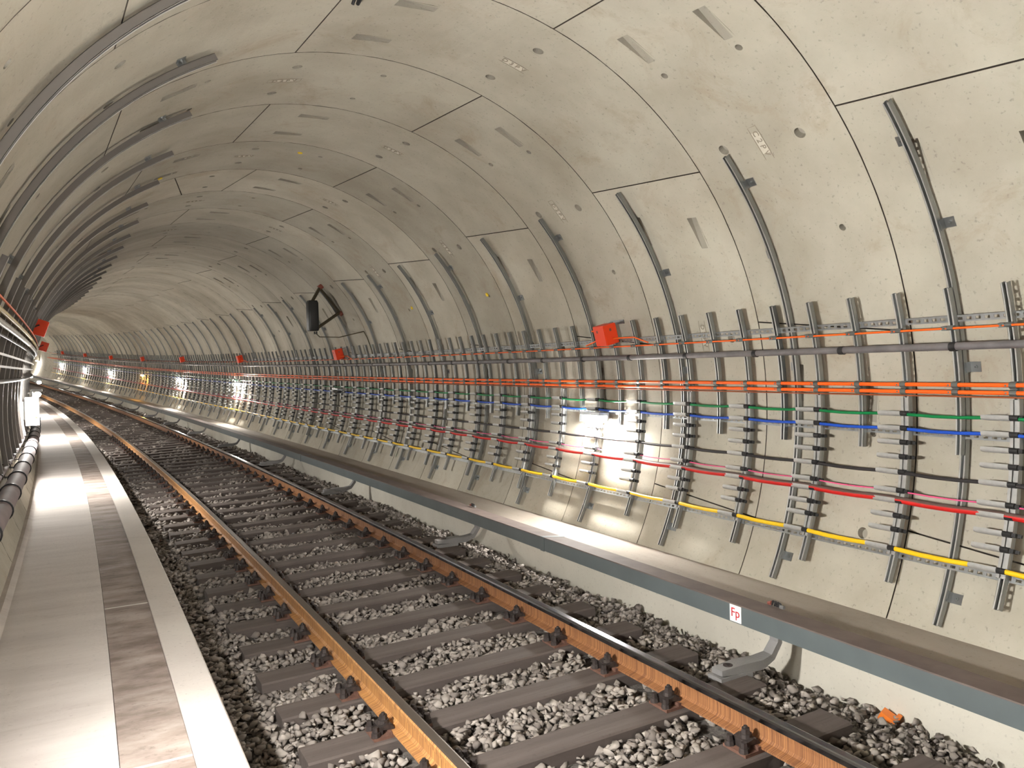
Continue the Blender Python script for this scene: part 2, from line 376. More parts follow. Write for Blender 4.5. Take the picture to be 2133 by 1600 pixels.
def ballast():
    var = rock_variants(); VV = []; FF = []; TT = []; off = 0
    zones = [(1.6, 5.5, 1550, .0265, .0075), (5.5, 10, 1150, .028, .008), (10, 18, 620, .034, .009), (18, 34, 240, .044, .011), (34, 60, 70, .06, .014)]
    for s0, s1, dens, rm, rs in zones:
        n = int((s1-s0)*3.6*dens); s = rng.uniform(s0, s1, n); a = rng.uniform(-1.72, 1.85, n)
        q = (s-SL0)/SLP; near = np.abs(q-np.round(q))*SLP
        bad = (near < .102+rm*.35) & (np.abs(a+.02) < 1.33)
        bad |= (np.abs(a+.788) < .066) | (np.abs(a-.719) < .066)
        s, a = s[~bad], a[~bad]; n = len(s)
        r = np.clip(rng.normal(rm, rs, n), .012, .075)
        h = np.interp(a, [p[0] for p in PROF_BED], [p[1] for p in PROF_BED])+rng.uniform(-.012, .058, n)+ .014*np.sin(s*5.1+a*3)+ .014*np.sin(a*7.3-s*2.1)
        h += np.where((a > 1.35) & (rng.random(n) < .35), rng.uniform(0, .05, n), 0)
        edge_clear = np.where(a > 1.80, 1, 0)
        C = Wn(s, a, h); vi = rng.integers(0, len(var), n)
        e = rng.uniform(0, 2*pi, (n, 3)); tone = rng.random(n)
        for i in range(n):
            V, F = var[vi[i]]; c1, s1_ = cos(e[i,0]), sin(e[i,0]); c2, s2_ = cos(e[i,1]), sin(e[i,1]); tl = .5*cos(e[i,2])
            Rz = np.array([[c1,-s1_,0],[s1_,c1,0],[0,0,1]]); Rx = np.array([[1,0,0],[0,cos(tl),-sin(tl)],[0,sin(tl),cos(tl)]])
            VV.append((V*r[i]) @ (Rz @ Rx).T + C[i]); FF.append(F+off); TT.append(np.full(len(F), tone[i])); off += len(V)
    V = np.concatenate(VV); F = np.concatenate(FF); T = np.concatenate(TT)
    me = bpy.data.meshes.new('ballast_stones'); me.vertices.add(len(V)); me.vertices.foreach_set('co', V.ravel())
    me.loops.add(F.size); me.loops.foreach_set('vertex_index', F.ravel()); me.polygons.add(len(F))
    me.polygons.foreach_set('loop_start', np.arange(0, F.size, 3)); me.polygons.foreach_set('loop_total', np.full(len(F), 3))
    me.materials.append(MT['stone']); at = me.attributes.new('tone', 'FLOAT', 'FACE'); at.data.foreach_set('value', T.astype(np.float32))
    me.update(calc_edges=True); me.validate()
    tag(obj('ballast_stones', me), 'grey crushed stone ballast filling the track bed between and around the sleepers', 'ballast', kind='stuff')
ballast()

# ------------------------------------------------------------------ rails, sleepers
AL, HL = -.788, -1.434; AR, HR = .719, -1.402
def rail_prof(a, h, inner=1):
    hw = .0335; P = [(-hw,-.012),(-hw+.006,-.003),(-hw+.014,0),(hw-.014,0),(hw-.006,-.003),(hw,-.012),(hw-.001,-.036),(.009,-.052),(.007,-.075),(.008,-.115),(.022,-.128),(.0625,-.139),(.0625,-.149),
         (-.0625,-.149),(-.0625,-.139),(-.022,-.128),(-.008,-.115),(-.007,-.075),(-.009,-.052),(-hw+.001,-.036)]
    return [(a+x, h+z) for x, z in P]
mi = [0]*20
for j in (1,2,3,4): mi[j] = 1
o = obj('running_rail', sweep(rail_prof(AR, HR), .8, SEND, .6, ('rustdark','steel'), mi=[1 if j in (0,1,2,3,4,19) else 0 for j in range(20)], name='right_rail')); tag(o, 'running rail with polished shiny head beside the slate grey third rail cover', 'rail', 'running rails')
o = obj('running_rail', sweep(rail_prof(AL, HL), .8, SEND, .6, ('rust','dullsteel'), mi=mi, name='left_rail')); tag(o, 'running rail with rusty orange web facing the concrete walkway', 'rail', 'running rails')

def cant(a): return HL-.149-.018+(a-AL)*(HR-HL)/(AR-AL)
slope = math.atan((HR-HL)/(AR-AL))
def sleeper_mesh():
    mb = MB(); b = .010; w = .108; x0, x1 = -1.32, 1.29
    ring = lambda x: [Vector((x, y, z)) for y, z in ((-w,-.16),(w,-.16),(w,-b),(w-b,0),(-w+b,0),(-w,-b))]
    mb.loft([ring(x0), ring(x0+.01), ring(x1-.01), ring(x1)]); return mb.mesh('timber_body', ('wood',))
def plate_mesh():
    mb = MB(); mb.box(-.17,.17,-.08,.08,0,.016); mb.box(-.085,-.066,-.08,.08,.016,.034); mb.box(.066,.085,-.08,.08,.016,.034); return mb.mesh('base_plate', ('plate',))
def clip_mesh():
    mb = MB()
    # clamp claw reaching over the rail foot, spring washer, bolt and nut, and two coach screws further out
    for y in (-.050, .050):
        mb.tube((.150,y,.014),(.150,y,.040),.028,.024,8); mb.tube((.150,y,.040),(.150,y,.066),.019,.016,6)
    mb.loft([[Vector((x,y,z)) for x,z in ((.040,.030),(.048,.050),(.085,.066),(.128,.056),(.134,.014),(.112,.014),(.108,.040),(.060,.034))] for y in (-.052,-.030,-.018,.018,.030,.052)])
    mb.tube((.088,0,.058),(.088,0,.078),.034,.031,10); mb.tube((.088,0,.078),(.088,0,.104),.025,.022,6); mb.tube((.088,0,.104),(.088,0,.116),.012,.010,8)
    mb.tube((.060,-.045,.048),(.060,.045,.048),.013,.013,8)
    return mb.mesh('rail_clip', ('clip',))
sm, pm, cm = sleeper_mesh(), plate_mesh(), clip_mesh()
MP = lambda a: Matrix.Translation((a,0,cant(a)-cant(0)+.001)) 
proto = None
for i in range(-2, 120):
    s = sleeper_s(i)
    if s > 74: break
    m = M(s, 0, cant(0)-0.0) @ Matrix.Rotation(-slope, 4, 'Y')
    detail = s < 26
    if proto is None:
        proto = empty('timber_sleeper', m); part('timber_body', sm, proto, Matrix.Identity(4))
        for a in (AL, AR):
            T = Matrix.Translation((a/cos(slope), 0, .001)); bp1 = part('base_plate', pm, proto, T)
            for sg in (1, -1): part('rail_clip', cm, bp1, Matrix.Rotation(0 if sg > 0 else pi, 4, 'Z'))
        r = proto
    elif detail: r = dup(proto, m)
    else:
        if i % 1 == 0:
            r = obj('timber_sleeper', sm, m)
    n = i+2
    if s < 24: lab = 'dark timber sleeper, %s along the track from the bottom edge of the photo' % nth(n)
    else: lab = 'dark timber sleeper far down the track where the rails draw together'
    tag(r, lab, 'sleeper', 'timber sleepers under the rails')

# ------------------------------------------------------------------ third rail with cover, brackets
cv = empty('third_rail_cover', M(3.0, 1.6, -1.3)); inv = cv.matrix_world.inverted()
def cpart(name, me): 
    me.transform(inv); return part(name, me, cv, Matrix.Identity(4))
cpart('front_panel', sweep([(1.500,-1.352),(1.500,-1.232),(1.508,-1.232),(1.508,-1.352)], .9, SEND, .8, ('cover',), name='front_panel'))
tp = cpart('top_panel', sweep([(1.498,-1.232),(1.500,-1.224),(1.72,-1.246),(1.722,-1.36),(1.714,-1.36),(1.714,-1.254)], .9, SEND, .8, ('covertop',), name='top_panel')); tp['label'] = 'dusty brown top of the cover'
cpart('conductor_rail', sweep([(1.56,-1.37),(1.66,-1.37),(1.66,-1.28),(1.56,-1.28)], .9, SEND, .8, ('iron',), name='conductor_rail'))
mb = MB()
mb.box(-.004,.0,-.035,.035,-.125,.003, T=Matrix.Translation((1.500,0,-1.232))); mb.box(-.004,.226,-.035,.035,.0,.006, T=Matrix.Translation((1.500,0,-1.228)) @ Matrix.Rotation(radians(5.7), 4, 'Y'))
jm = mb.mesh('joint_strap', ('cover',))
for s in (6.45, 15.17, 23.9, 32.6, 41.3): part('joint_strap', jm, cv, inv @ M(s))
tag(cv, 'long slate grey third rail cover running beside the right rail', 'third rail cover')
mb = MB()
def bar(mb, pts, w, t, mi=0):
    P = [Vector((a,0,h)) for a, h in pts]; rings = []
    for i, p in enumerate(P):
        d = ((P[min(i+1,len(P)-1)]-p).normalized()+(p-P[max(i-1,0)]).normalized()).normalized() if 0 < i < len(P)-1 else (P[1]-P[0] if i == 0 else P[-1]-P[-2]).normalized()
        nrm = Vector((-d.z,0,d.x)); tt = t[i] if isinstance(t, (list,tuple)) else t; ww = w[i] if isinstance(w, (list,tuple)) else w
        rings.append([p+nrm*tt/2+Vector((0,-ww/2,0)), p+nrm*tt/2+Vector((0,ww/2,0)), p-nrm*tt/2+Vector((0,ww/2,0)), p-nrm*tt/2+Vector((0,-ww/2,0))])
    mb.loft(rings, mi)
bar(mb, [(1.10,-1.515),(1.28,-1.515),(1.44,-1.525),(1.54,-1.50),(1.605,-1.42),(1.61,-1.30)], [.09,.11,.10,.075,.07,.07], [.035,.055,.06,.045,.04,.04])
mb.box(1.08,1.34,-.06,.06,-1.575,-1.540)
bm_arm = mb.mesh('bracket_arm', ('iron',))
bm_arm.transform(Matrix.Translation((-1.3,0,1.58)))
mb = MB(); mb.tube((1.19-1.3,0,.080),(1.19-1.3,0,.0915),.030,.030,14); mb.tube((1.19-1.3,0,.090),(1.19-1.3,0,.097),.014,.012,6)
fb = mb.mesh('foot_bolt', ('clip',))
b0 = None
for i in range(15):
    s = 3.70+4.345*i
    if i == 0:
        b0 = empty('rail_bracket', M(s, 1.3, -1.58)); part('bracket_arm', bm_arm, b0, Matrix.Identity(4)); part('foot_bolt', fb, b0, Matrix.Identity(4)); r = b0
    else: r = dup(b0, M(s, 1.3, -1.58))
    tag(r, 'grey curved cast bracket holding up the third rail cover, %s from the Fp sign' % nth(i) if i < 9 else 'tiny far curved bracket under the third rail cover near the bend', 'bracket', 'brackets under the third rail cover')
# small coloured cable joints lying on the cover
def splice(s, lab):
    mb = MB(); mb.tube((0,-.05,.012),(0,-.02,.02),.012,.014,8)
    e = empty('cable_splice', M(s, 1.70, -1.238)); me = mb.mesh('splice_sleeve', ('rustred',)); part('splice_sleeve', me, e, Matrix.Rotation(pi, 4, 'Z'))
    mb = MB()
    for k in range(3): mb.path([(0,.02-.022*k,.004),(.0,.01-.022*k,.036),(.0,-.012-.022*k,.030),(0,-.018-.022*k,.004)], .006, 6)
    part('wire_loop', mb.mesh('wire_loop', ('dark',)), e, Matrix.Identity(4))
    mb = MB(); mb.tube((0,-.055,.012),(0,-.085,.012),.014,.012,6); part('end_nut', mb.mesh('end_nut', ('galvw',)), e, Matrix.Identity(4)); tag(e, lab, 'cable splice', 'small splices on the cover')
splice(3.80, 'small black wire splice with red sleeve on the cover above the Fp sign')
splice(8.35, 'small pale wire splice on the cover beside the brightly lit bench')
# Fp sign
def text_mesh(txt, size, ext, mat):
    cu = bpy.data.curves.new('t', 'FONT'); cu.body = txt; cu.size = size; cu.extrude = ext; cu.align_x = 'CENTER'; cu.align_y = 'CENTER'
    ob = bpy.data.objects.new('t', cu); COL.objects.link(ob); dg = bpy.context.evaluated_depsgraph_get(); dg.update()
    me = bpy.data.meshes.new_from_object(ob.evaluated_get(dg)); COL.objects.unlink(ob); bpy.data.objects.remove(ob); me.materials.clear(); me.materials.append(MT[mat]); return me
sg = empty('rail_sign', M(3.945, 1.499, -1.345))
mb = MB(); mb.box(-.003,0,-.052,.052,0,.112); part('sign_plate', mb.mesh('sign_plate', ('white',)), sg, Matrix.Identity(4))
fm = text_mesh('Fp', .085, .001, 'signred'); fm.name = 'sign_letters'
part('sign_letters', fm, sg, Matrix.Translation((-.0045,0,.060)) @ Matrix(((0,0,-1,0),(-1,0,0,0),(0,1,0,0),(0,0,0,1))))
tag(sg, 'small white sign with red letters Fp stuck on the slate cover', 'sign')
# amber bit lying on the ballast by the bench
mb = MB(); mb.box(-.03,.03,-.045,.045,0,.05); mb.box(-.005,.035,-.055,-.03,.0,.07); am = mb.mesh('broken_reflector', ('amber',))
o = obj('broken_reflector', am, M(3.05, 1.80, -1.735) @ Matrix.Rotation(.5, 4, 'X') @ Matrix.Rotation(.3, 4, 'Z')); tag(o, 'amber plastic reflector lying on ballast against the concrete bench', 'reflector')

# ------------------------------------------------------------------ channels curved along the wall
def arc_channel(p0, p1, roff_front, depth, width, slotted=False, steps=None, t=.0028, lip=.0105):
    """C-shaped strut channel along the wall arc. Local coordinates: cross-section (a,h) minus the point at (RT,p0)."""
    ax, ah = polar(0, p0); mb = MB(); n = steps or max(4, int(abs(p1-p0)/2.2)); rf = RT-roff_front; rb = rf+depth; w = width/2
    ph = [radians(p0+(p1-p0)*i/n) for i in range(n+1)]
    def strip(r0, r1, y0, y1, phs, mi=0):
        rings = []
        for p in phs:
            c, s = cos(p), sin(p); rings.append([Vector((r*c-ax, y, r*s-ah)) for r, y in ((r0,y0),(r1,y0),(r1,y1),(r0,y1))])
        mb.loft(rings, mi)
    strip(rf, rb, -w, -w+t, ph); strip(rf, rb, w-t, w, ph)
    strip(rf, rf+t, -w, -w+lip, ph, 1); strip(rf, rf+t, w-lip, w, ph, 1)  # front lips take the painted rim glint
    if slotted:
        strip(rb-t, rb, -w, -w*.38, ph); strip(rb-t, rb, w*.38, w, ph)
        L = abs(ph[-1]-ph[0])*rb; k = int(L/.05)
        for i in range(k+1):
            pc = ph[0]+(ph[-1]-ph[0])*(i+.5)/(k+1); d = .010/rb; strip(rb-t, rb, -w*.38, w*.38, [pc-d, pc+d])
    else: strip(rb-t, rb, -w, w, ph)
    return mb
def at_wall(s, p0): a, h = polar(0, p0); return M(s, a, h)

# long curved uprights, one per ring, right wall
def lbracket(phi0, phis, sides):
    """L-shaped fixing brackets with bolts for an upright whose origin is at phi0"""
    out = []
    ax, ah = polar(0, phi0)
    for p, sd in zip(phis, sides):
        m = Matrix.Translation((-ax,0,-ah)) @ Matrix.Rotation(-radians(p), 4, 'Y')
        mb = MB(); y0, y1 = (-.095,-.02) if sd < 0 else (.02,.095)
        mb.box(RT-.005,RT-.001,y0,y1,-.035,.035, T=m); yy = (-.026,-.021) if sd < 0 else (.021,.026)
        mb.box(RT-.055,RT-.001,yy[0],yy[1],-.035,.035, T=m)
        yc = -.062 if sd < 0 else .062
        mb.tube(m @ Vector((RT-.005,yc,0)), m @ Vector((RT-.015,yc,0)), .013, .013, 6); mb.tube(m @ Vector((RT-.015,yc,0)), m @ Vector((RT-.028,yc,0)), .006, .006, 8)
        out.append(mb.mesh('fixing_bracket', ('galv',)))
    return out
UP0, UP1 = -27.8, 41.7
up_near = arc_channel(UP0, UP1, .070, .041, .041, True).mesh('channel', ('galv','lipglint'))
up_far = arc_channel(UP0, UP1, .070, .041, .041, False, steps=16).mesh('channel_far', ('galv','lipglint'))
brA = lbracket(UP0, [36.0, 24.5, 5.8, -23.8], [1, -1, -1, -1]); brB = lbracket(UP0, [36.3, 24.5, 6.2, -23.8], [-1, 1, 1, -1])
pA = pB = None
for i in range(50):
    s = 3.305+1.4205*i
    if s > 72: break
    m = at_wall(s, UP0)
    if i < 2:
        r = empty('curved_upright', m); part('channel', up_near, r, Matrix.Identity(4))
        for q in (brA if i == 0 else brB): part('fixing_bracket', q, r, Matrix.Identity(4))
        if i == 0: pA = r
        else: pB = r
    elif i < 14: r = dup(pA if i % 2 == 0 else pB, m)
    else: r = obj('curved_upright', up_far, m)
    lab = 'tall curved galvanized channel on the right wall, %s from the right edge' % nth(i) if i < 22 else 'faint curved channel on the far right wall near the bend'
    tag(r, lab, 'wall channel', 'curved channels up the right wall')
# left wall uprights
LU0, LU1 = 190.5, 116.3
lu_near = arc_channel(LU0, LU1, .078, .05, .058, False, steps=40).mesh('left_channel', ('dull','lipglintleft'))
lbr = lbracket(LU0, [121.0, 153.5, 178.0], [-1, -1, -1])
pL = None
for i in range(28):
    s = 4.70+1.4275*i
    m = at_wall(s, LU0)
    if i == 0:
        r = empty('curved_upright', m); part('channel', lu_near, r, Matrix.Identity(4))
        for q in lbr: part('fixing_bracket', q, r, Matrix.Identity(4))
        pL = r
    elif i < 12: r = dup(pL, m)
    else: r = obj('curved_upright', lu_near, m)
    lab = 'wide curved galvanized channel arching up the left wall, %s from the camera' % nth(i) if i < 14 else 'curved channel packed tightly with others far along the left wall'
    tag(r, lab, 'wall channel', 'curved channels up the left wall')

# ------------------------------------------------------------------ horizontal perforated rails on the right wall
def perf_rail(phi, off, hgt, s0, s1, sperf, name, label):
    p = radians(phi); mb = MB(); t = .003; r0 = RT-off
    def box(sa, sb, z0, z1, n=1):
        rings = []
        for i in range(n+1):
            s = sa+(sb-sa)*i/n; rings.append([W(s, rr*cos(p)-z*sin(p), rr*sin(p)+z*cos(p)) for rr, z in ((r0,z0),(r0+t,z0),(r0+t,z1),(r0,z1))])
        mb.loft(rings)
    n = int((sperf-s0)/.8); box(s0, sperf, -hgt/2, -hgt*.22, n); box(s0, sperf, hgt*.22, hgt/2, n)
    k = int((sperf-s0)/.06)
    for i in range(k+1): sc_ = s0+.06*i; box(sc_-.013, sc_+.013, -hgt*.22, hgt*.22)
    box(sperf, s1, -hgt/2, hgt/2, int((s1-sperf)/.8))
    # folded flanges
    for z in (-hgt/2, hgt/2):
        rings = []
        n = int((s1-s0)/.8)
        for i in range(n+1):
            s = s0+(s1-s0)*i/n; rings.append([W(s, rr*cos(p)-zz*sin(p), rr*sin(p)+zz*cos(p)) for rr, zz in ((r0,z-.0015),(r0+.018,z-.0015),(r0+.018,z+.0015),(r0,z+.0015))])
        mb.loft(rings)
    o = obj('perforated_rail', mb.mesh(name, ('galvw',))); return tag(o, label, 'mounting rail', 'perforated rails on the right wall')
perf_rail(12.35, .088, .042, 1.2, 74, 14, 'rail_a', 'perforated steel rail behind the struts just above the thin orange cable')
perf_rail(-3.0, .088, .042, 1.2, 74, 12, 'rail_b', 'perforated steel rail behind the racks just below the blue cable')
perf_rail(-20.1, .088, .040, 1.2, 74, 9, 'rail_c', 'steel rail running along under the yellow cable')

# ------------------------------------------------------------------ struts, racks with saddles
ROWS = [-.35, -2.45, -4.45, -6.5, -8.7, -11.3, -12.75, -14.85, -16.8, -19.45]
SO = .13
plain_near = arc_channel(-5.6, 16.55, SO, .041, .041, True).mesh('strut', ('galv','lipglint')); plain_far = arc_channel(-5.6, 16.55, SO, .041, .041, False, steps=6).mesh('strut_far', ('galv','lipglint'))
rack_near = arc_channel(-24.1, 16.55, SO, .041, .041, True).mesh('rack_strut', ('galv','lipglint')); rack_far = arc_channel(-24.1, 16.55, SO, .041, .041, False, steps=9).mesh('rack_strut_far', ('galv','lipglint'))
def frame_from(p0, p, off):
    ax, ah = polar(0, p0); a, h = polar(off, p); return Matrix.Translation((a-ax,0,h-ah)) @ Matrix.Rotation(-radians(p), 4, 'Y')
def clamp_mesh(pair=True):
    mb = MB(); zs = (0, -.0485) if pair else (0,); r = .018 if pair else .010
    for z in zs:
        n = 12; rings = []
        for y in (-.024, .024):
            pass
        mb.tube((0,-.022,z),(0,.022,z),r+.004,r+.004,12); mb.box(.0,.022,-.022,.022,z-r-.006,z+r+.006)
        mb.box(-.012,.02,.022,.060,z-.014,z+.014); mb.tube((-.012,.042,z),(-.020,.042,z),.007,.007,6)
    return mb.mesh('cable_clamp', ('clamp',))
cl_pair, cl_one = clamp_mesh(True), clamp_mesh(False)
def front_mesh():
    # straight-sided cover profile carrying the saddles
    return arc_channel(-20.3, 1.9, SO+.018, .018, .060, False, steps=9, lip=.02).mesh('rack_front', ('saddle','saddle'))
rack_front = front_mesh()
def saddle_mesh():
    mb = MB(); ro, ri = .0205, .0165; y0, y1 = .022, .205; n = 10
    def ring(y, k=1.0):
        out = []
        for i in range(n+1):
            t = pi+pi*i/n; out.append(Vector((ro*k*cos(t), y, ro*k*sin(t)-.0)))
        up = .016*k; out.append(Vector((ro*k, y, up))); out.append(Vector((ri*k, y, up)))
        for i in range(n+1):
            t = 2*pi-pi*i/n; out.append(Vector((ri*k*cos(t), y, ri*k*sin(t))))
        out.append(Vector((-ri*k, y, up))); out.append(Vector((-ro*k, y, up))); return out
    mb.loft([ring(y0), ring(y1-.03), ring(y1-.01, .93), ring(y1, .8)])
    mb2 = mb.mesh('cable_saddle', ('saddle',), smooth=True); return mb2
sad = saddle_mesh()
mb = MB(); mb.box(-.004,.05,-.055,.022,-.013,.013); mb.tube((.0,-.03,.0),(.0,.028,0),.019,.019,10)
mb.box(.010,.020,-.085,-.06,-.010,.010); sclip = mb.mesh('saddle_clip', ('dark',))
mb = MB(); mb.tube((-.002,-.078,.0),(.03,-.078,0),.008,.008,8); sbolt = mb.mesh('clip_bolt', ('galvw',))
# far rack: everything small in one mesh
fr = arc_channel(-24.1, 16.55, SO, .041, .041, False, steps=8)
o2 = arc_channel(-20.3, 1.9, SO+.018, .018, .060, False, steps=6)
ax0, ah0 = polar(0, -24.1); bx, bh = polar(0, -20.3)
fr.add([(v[0]+bx-ax0, v[1], v[2]+bh-ah0) for v in o2.v], o2.f, 2)
for rr in ROWS:
    T = frame_from(-24.1, rr, .155); fr.box(-.02,.02,.02,.20,-.02,.018, 2, T); fr.box(0,.04,-.07,.02,-.015,.015, 3, T)
for q in (3.75, 2.7, 11.35): fr.box(-.018,.02,-.02,.06,-.02,.02, 3, frame_from(-24.1, q, .155))
rack_all = fr.mesh('far_rack', ('galv','lipglint','saddle','dark'))
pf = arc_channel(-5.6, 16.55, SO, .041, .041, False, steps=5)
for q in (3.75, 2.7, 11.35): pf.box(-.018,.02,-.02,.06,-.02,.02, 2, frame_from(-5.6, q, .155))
plain_all = pf.mesh('far_strut', ('galv','lipglint','dark'))
def build_rack(m):
    r = empty('cable_rack', m); I = Matrix.Identity(4)
    part('strut', rack_near, r, I); part('rack_front', rack_front, r, Matrix.Translation((bx-ax0, 0, bh-ah0)))
    for k, rr in enumerate(ROWS):
        T = frame_from(-24.1, rr, .158); sd = part('cable_saddle', sad, r, T)
        c = part('saddle_clip', sclip, sd, Matrix.Identity(4))
    part('cable_clamp', cl_pair, r, frame_from(-24.1, 3.75, .150)); part('cable_clamp', cl_one, r, frame_from(-24.1, 11.35, .144))
    return r
def build_plain(m):
    r = empty('wall_strut', m); part('strut', plain_near, r, Matrix.Identity(4))
    part('cable_clamp', cl_pair, r, frame_from(-5.6, 3.75, .150)); part('cable_clamp', cl_one, r, frame_from(-5.6, 11.35, .144)); return r
def swap(r, a, b):
    for c in KIDS[r.name]:
        if c.data == a: c.data = b
rk = pl = None; nr = npl = 0
for i in range(-2, 185):
    s = 2.925+.3795*i
    if s > 72: break
    if i % 2 == 0:
        m = at_wall(s, -24.1)
        if s < 27:
            if rk is None: rk = build_rack(m); r = rk
            else:
                r = dup(rk, m)
                if s > 12: swap(r, rack_near, rack_far)
        else: r = obj('cable_rack', rack_all, m)
        lab = 'galvanized cable rack with ten saddles, %s rack from the right edge' % nth(nr-1) if 0 < nr < 32 else ('cable rack just outside the right edge of the photo' if nr == 0 else 'tiny cable rack among many on the far right wall')
        tag(r, lab, 'cable rack', 'cable racks on the right wall'); nr += 1
    else:
        m = at_wall(s, -5.6)
        if s < 27:
            if pl is None: pl = build_plain(m); r = pl
            else:
                r = dup(pl, m)
                if s > 12: swap(r, plain_near, plain_far)
        else: r = obj('wall_strut', plain_all, m)
        lab = 'short plain galvanized strut between two racks, %s from the right edge' % nth(npl-1) if 0 < npl < 32 else ('short plain strut just outside the right edge of the photo' if npl == 0 else 'tiny short strut among many on the far right wall')
        tag(r, lab, 'wall strut', 'short struts on the right wall'); npl += 1

# ------------------------------------------------------------------ cables and pipes on the right wall
CO = .155
cable('power_cable', 'orange', 3.78, CO, .0145, 'upper of the two thick bright orange cables on the right wall', group='cables on the right wall', ds=.5)
cable('power_cable', 'orange', 2.78, CO, .0145, 'lower of the two thick bright orange cables on the right wall', group='cables on the right wall', ds=.5)
cable('power_cable', 'brown', 2.17, .135, .0055, 'thin brown orange cable directly under the thick orange pair', group='cables on the right wall')
cable('alarm_cable', 'orange', 11.32, .150, .0075, 'thin orange cable running past the red boxes on the right wall', group='cables on the right wall', ds=.5)
def draped(name, mat, phi, off, r, label, z=-.004):
    p = radians(phi); a, h = polar(off, phi); a -= z*sin(p); h += z*cos(p)
    n = 10; S = []; s = 1.0
    while s < 74: S.append(s); s += .19 if s < 24 else .76
    mb = MB(); rings = []
    for s in S:
        q = (s-2.925)/.759; f = q-math.floor(q); sg = -.010*(1-(2*f-1)**2) if s < 24 else 0
        f2 = f*.759; sg = 0 if f2 < .2 else -.009*(1-(2*(f2-.2)/.559-1)**2)
        rings.append([W(s, a+r*cos(2*pi*i/n), h+sg*(s < 24)+r*sin(2*pi*i/n)) for i in range(n)])
    mb.loft(rings); o = obj(name, mb.mesh(name, (mat,), smooth=True)); return tag(o, label, 'cable', 'cables on the right wall')
draped('signal_cable', 'green', ROWS[0], .158, .0115, 'green cable lying in the topmost row of saddles', -.004)
draped('signal_cable', 'blue', ROWS[1], .158, .0120, 'blue cable lying in the second row of saddles', -.003)
draped('signal_cable', 'black', ROWS[4], .158, .0125, 'dark brown black cable lying in the fifth row of saddles', -.003)
draped('signal_cable', 'pink', ROWS[5], .150, .0050, 'thin pink cable lying just above the thick red cable', -.004)
draped('signal_cable', 'red', ROWS[6], .155, .024, 'thick red cable with dusty top on the right wall', .008)
draped('signal_cable', 'yellow', ROWS[9], .158, .0165, 'yellow cable lying in the lowest row of saddles', .002)
pr = empty('conduit', M(2.0, *polar(.16, 8.95))); inv = pr.matrix_world.inverted()
pme = sweep(circ(*polar(.165, 8.95), .027, 14), 1.0, 74, .6, ('pipe',), name='conduit_pipe', smooth=True); pme.transform(inv); part('conduit_pipe', pme, pr, Matrix.Identity(4))
mb = MB(); mb.tube((0,-.022,0),(0,.022,0),.031,.031,14); cme = mb.mesh('pipe_coupling', ('dark',), smooth=True)
for i in range(80):
    s = 3.29+.88*i
    if s < 70: part('pipe_coupling', cme, pr, inv @ M(s, *polar(.165, 8.9)))
tag(pr, 'long dark grey conduit with couplings between the thin and thick orange cables', 'pipe')

# ------------------------------------------------------------------ red boxes
def redbox_mesh():
    mb = MB(); mb.box(-.085,.085,-.10,.10,-.11,.11)
    me = mb.mesh('box_body', ('redbox',)); bm = bmesh.new(); bm.from_mesh(me); bmesh.ops.bevel(bm, geom=bm.edges, offset=.006, segments=2, affect='EDGES'); bm.to_mesh(me); bm.free(); return me
rb = redbox_mesh(); mb = MB(); mb.box(-.001,0,-.013,.013,-.014,.014); logo = mb.mesh('maker_mark', ('rustred',))
mb = MB(); mb.box(.085,.19,-.05,-.03,.09,.10); mb.box(.085,.19,.03,.05,-.10,-.09); mb.box(.18,.19,-.12,.12,.07,.115); arm = mb.mesh('mounting_arm', ('galv',))
boxes = [(7.11,14.35),(16.6,13.9),(25.8,13.37),(35.1,13.34),(44.0,12.94),(52.9,12.77),(61.3,13.5),(69.4,14.15)]
mb = MB(); mb.path([(0,-.11,-.05),(.03,-.25,-.055),(.045,-.42,-.06),(.05,-.50,-.09),(.05,-.62,-.125)], .0075, 8); tailA = mb.mesh('cable_tail', ('orange',))
mb = MB(); mb.path([(0,.11,-.06),(.03,.22,-.065),(.05,.38,-.10),(.05,.50,-.125)], .0075, 8); tailB = mb.mesh('cable_tail_far', ('orange',))
mb = MB(); mb.path([(.02,.11,.045),(.02,.28,.045),(.05,.30,.035),(.09,.31,.0)], .0065, 8); tailC = mb.mesh('cable_stub', ('orange',))
p0 = None
for i, (s, ph) in enumerate(boxes):
    m = Mw(s, ph, .20)
    if p0 is None:
        p0 = empty('junction_box', m); I = Matrix.Identity(4); part('box_body', rb, p0, I); part('mounting_arm', arm, p0, I)
        l1 = part('maker_mark', logo, p0, Matrix.Translation((-.085,.03,.05))); part('maker_mark', logo, p0, Matrix.Translation((.0,-.10,.05)) @ Matrix.Rotation(pi/2, 4, 'Z'))
        part('cable_tail', tailA, p0, I); part('cable_tail', tailB, p0, I); part('cable_tail', tailC, p0, I); r = p0
    else: r = dup(p0, m)
    lab = ['large red box on the right wall above the brightest lamp', 'red box below the black loudspeaker on the right wall'][i] if i < 2 else 'small red box on the far right wall, %s box along' % nth(i)
    tag(r, lab, 'box', 'red boxes along the right wall')
for i, (s, a, h) in enumerate(((13.0,-2.655,1.085),(22.4,-2.585,1.045))):
    r = empty('junction_box', M(s, a, h) @ Matrix.Rotation(radians(20), 4, 'Y')); part('box_body', rb, r, Matrix.Identity(4))
    mb = MB(); mb.path([(-.02,-.104,.03),(-.07,-.14,-.02),(-.16,-.12,-.10),(-.30,.0,-.12)], .009, 8); part('cable_tail', mb.mesh('left_tail', ('dark',)), r, Matrix.Identity(4))
    mb = MB(); mb.box(-.33,-.085,-.02,.02,-.012,.012); part('mounting_arm', mb.mesh('left_arm', ('galv',)), r, Matrix.Identity(4))
    tag(r, ['larger red box standing out from the left wall above the cable tray', 'smaller red box beyond and below the larger one on the left wall'][i], 'box', 'red boxes along the left wall')

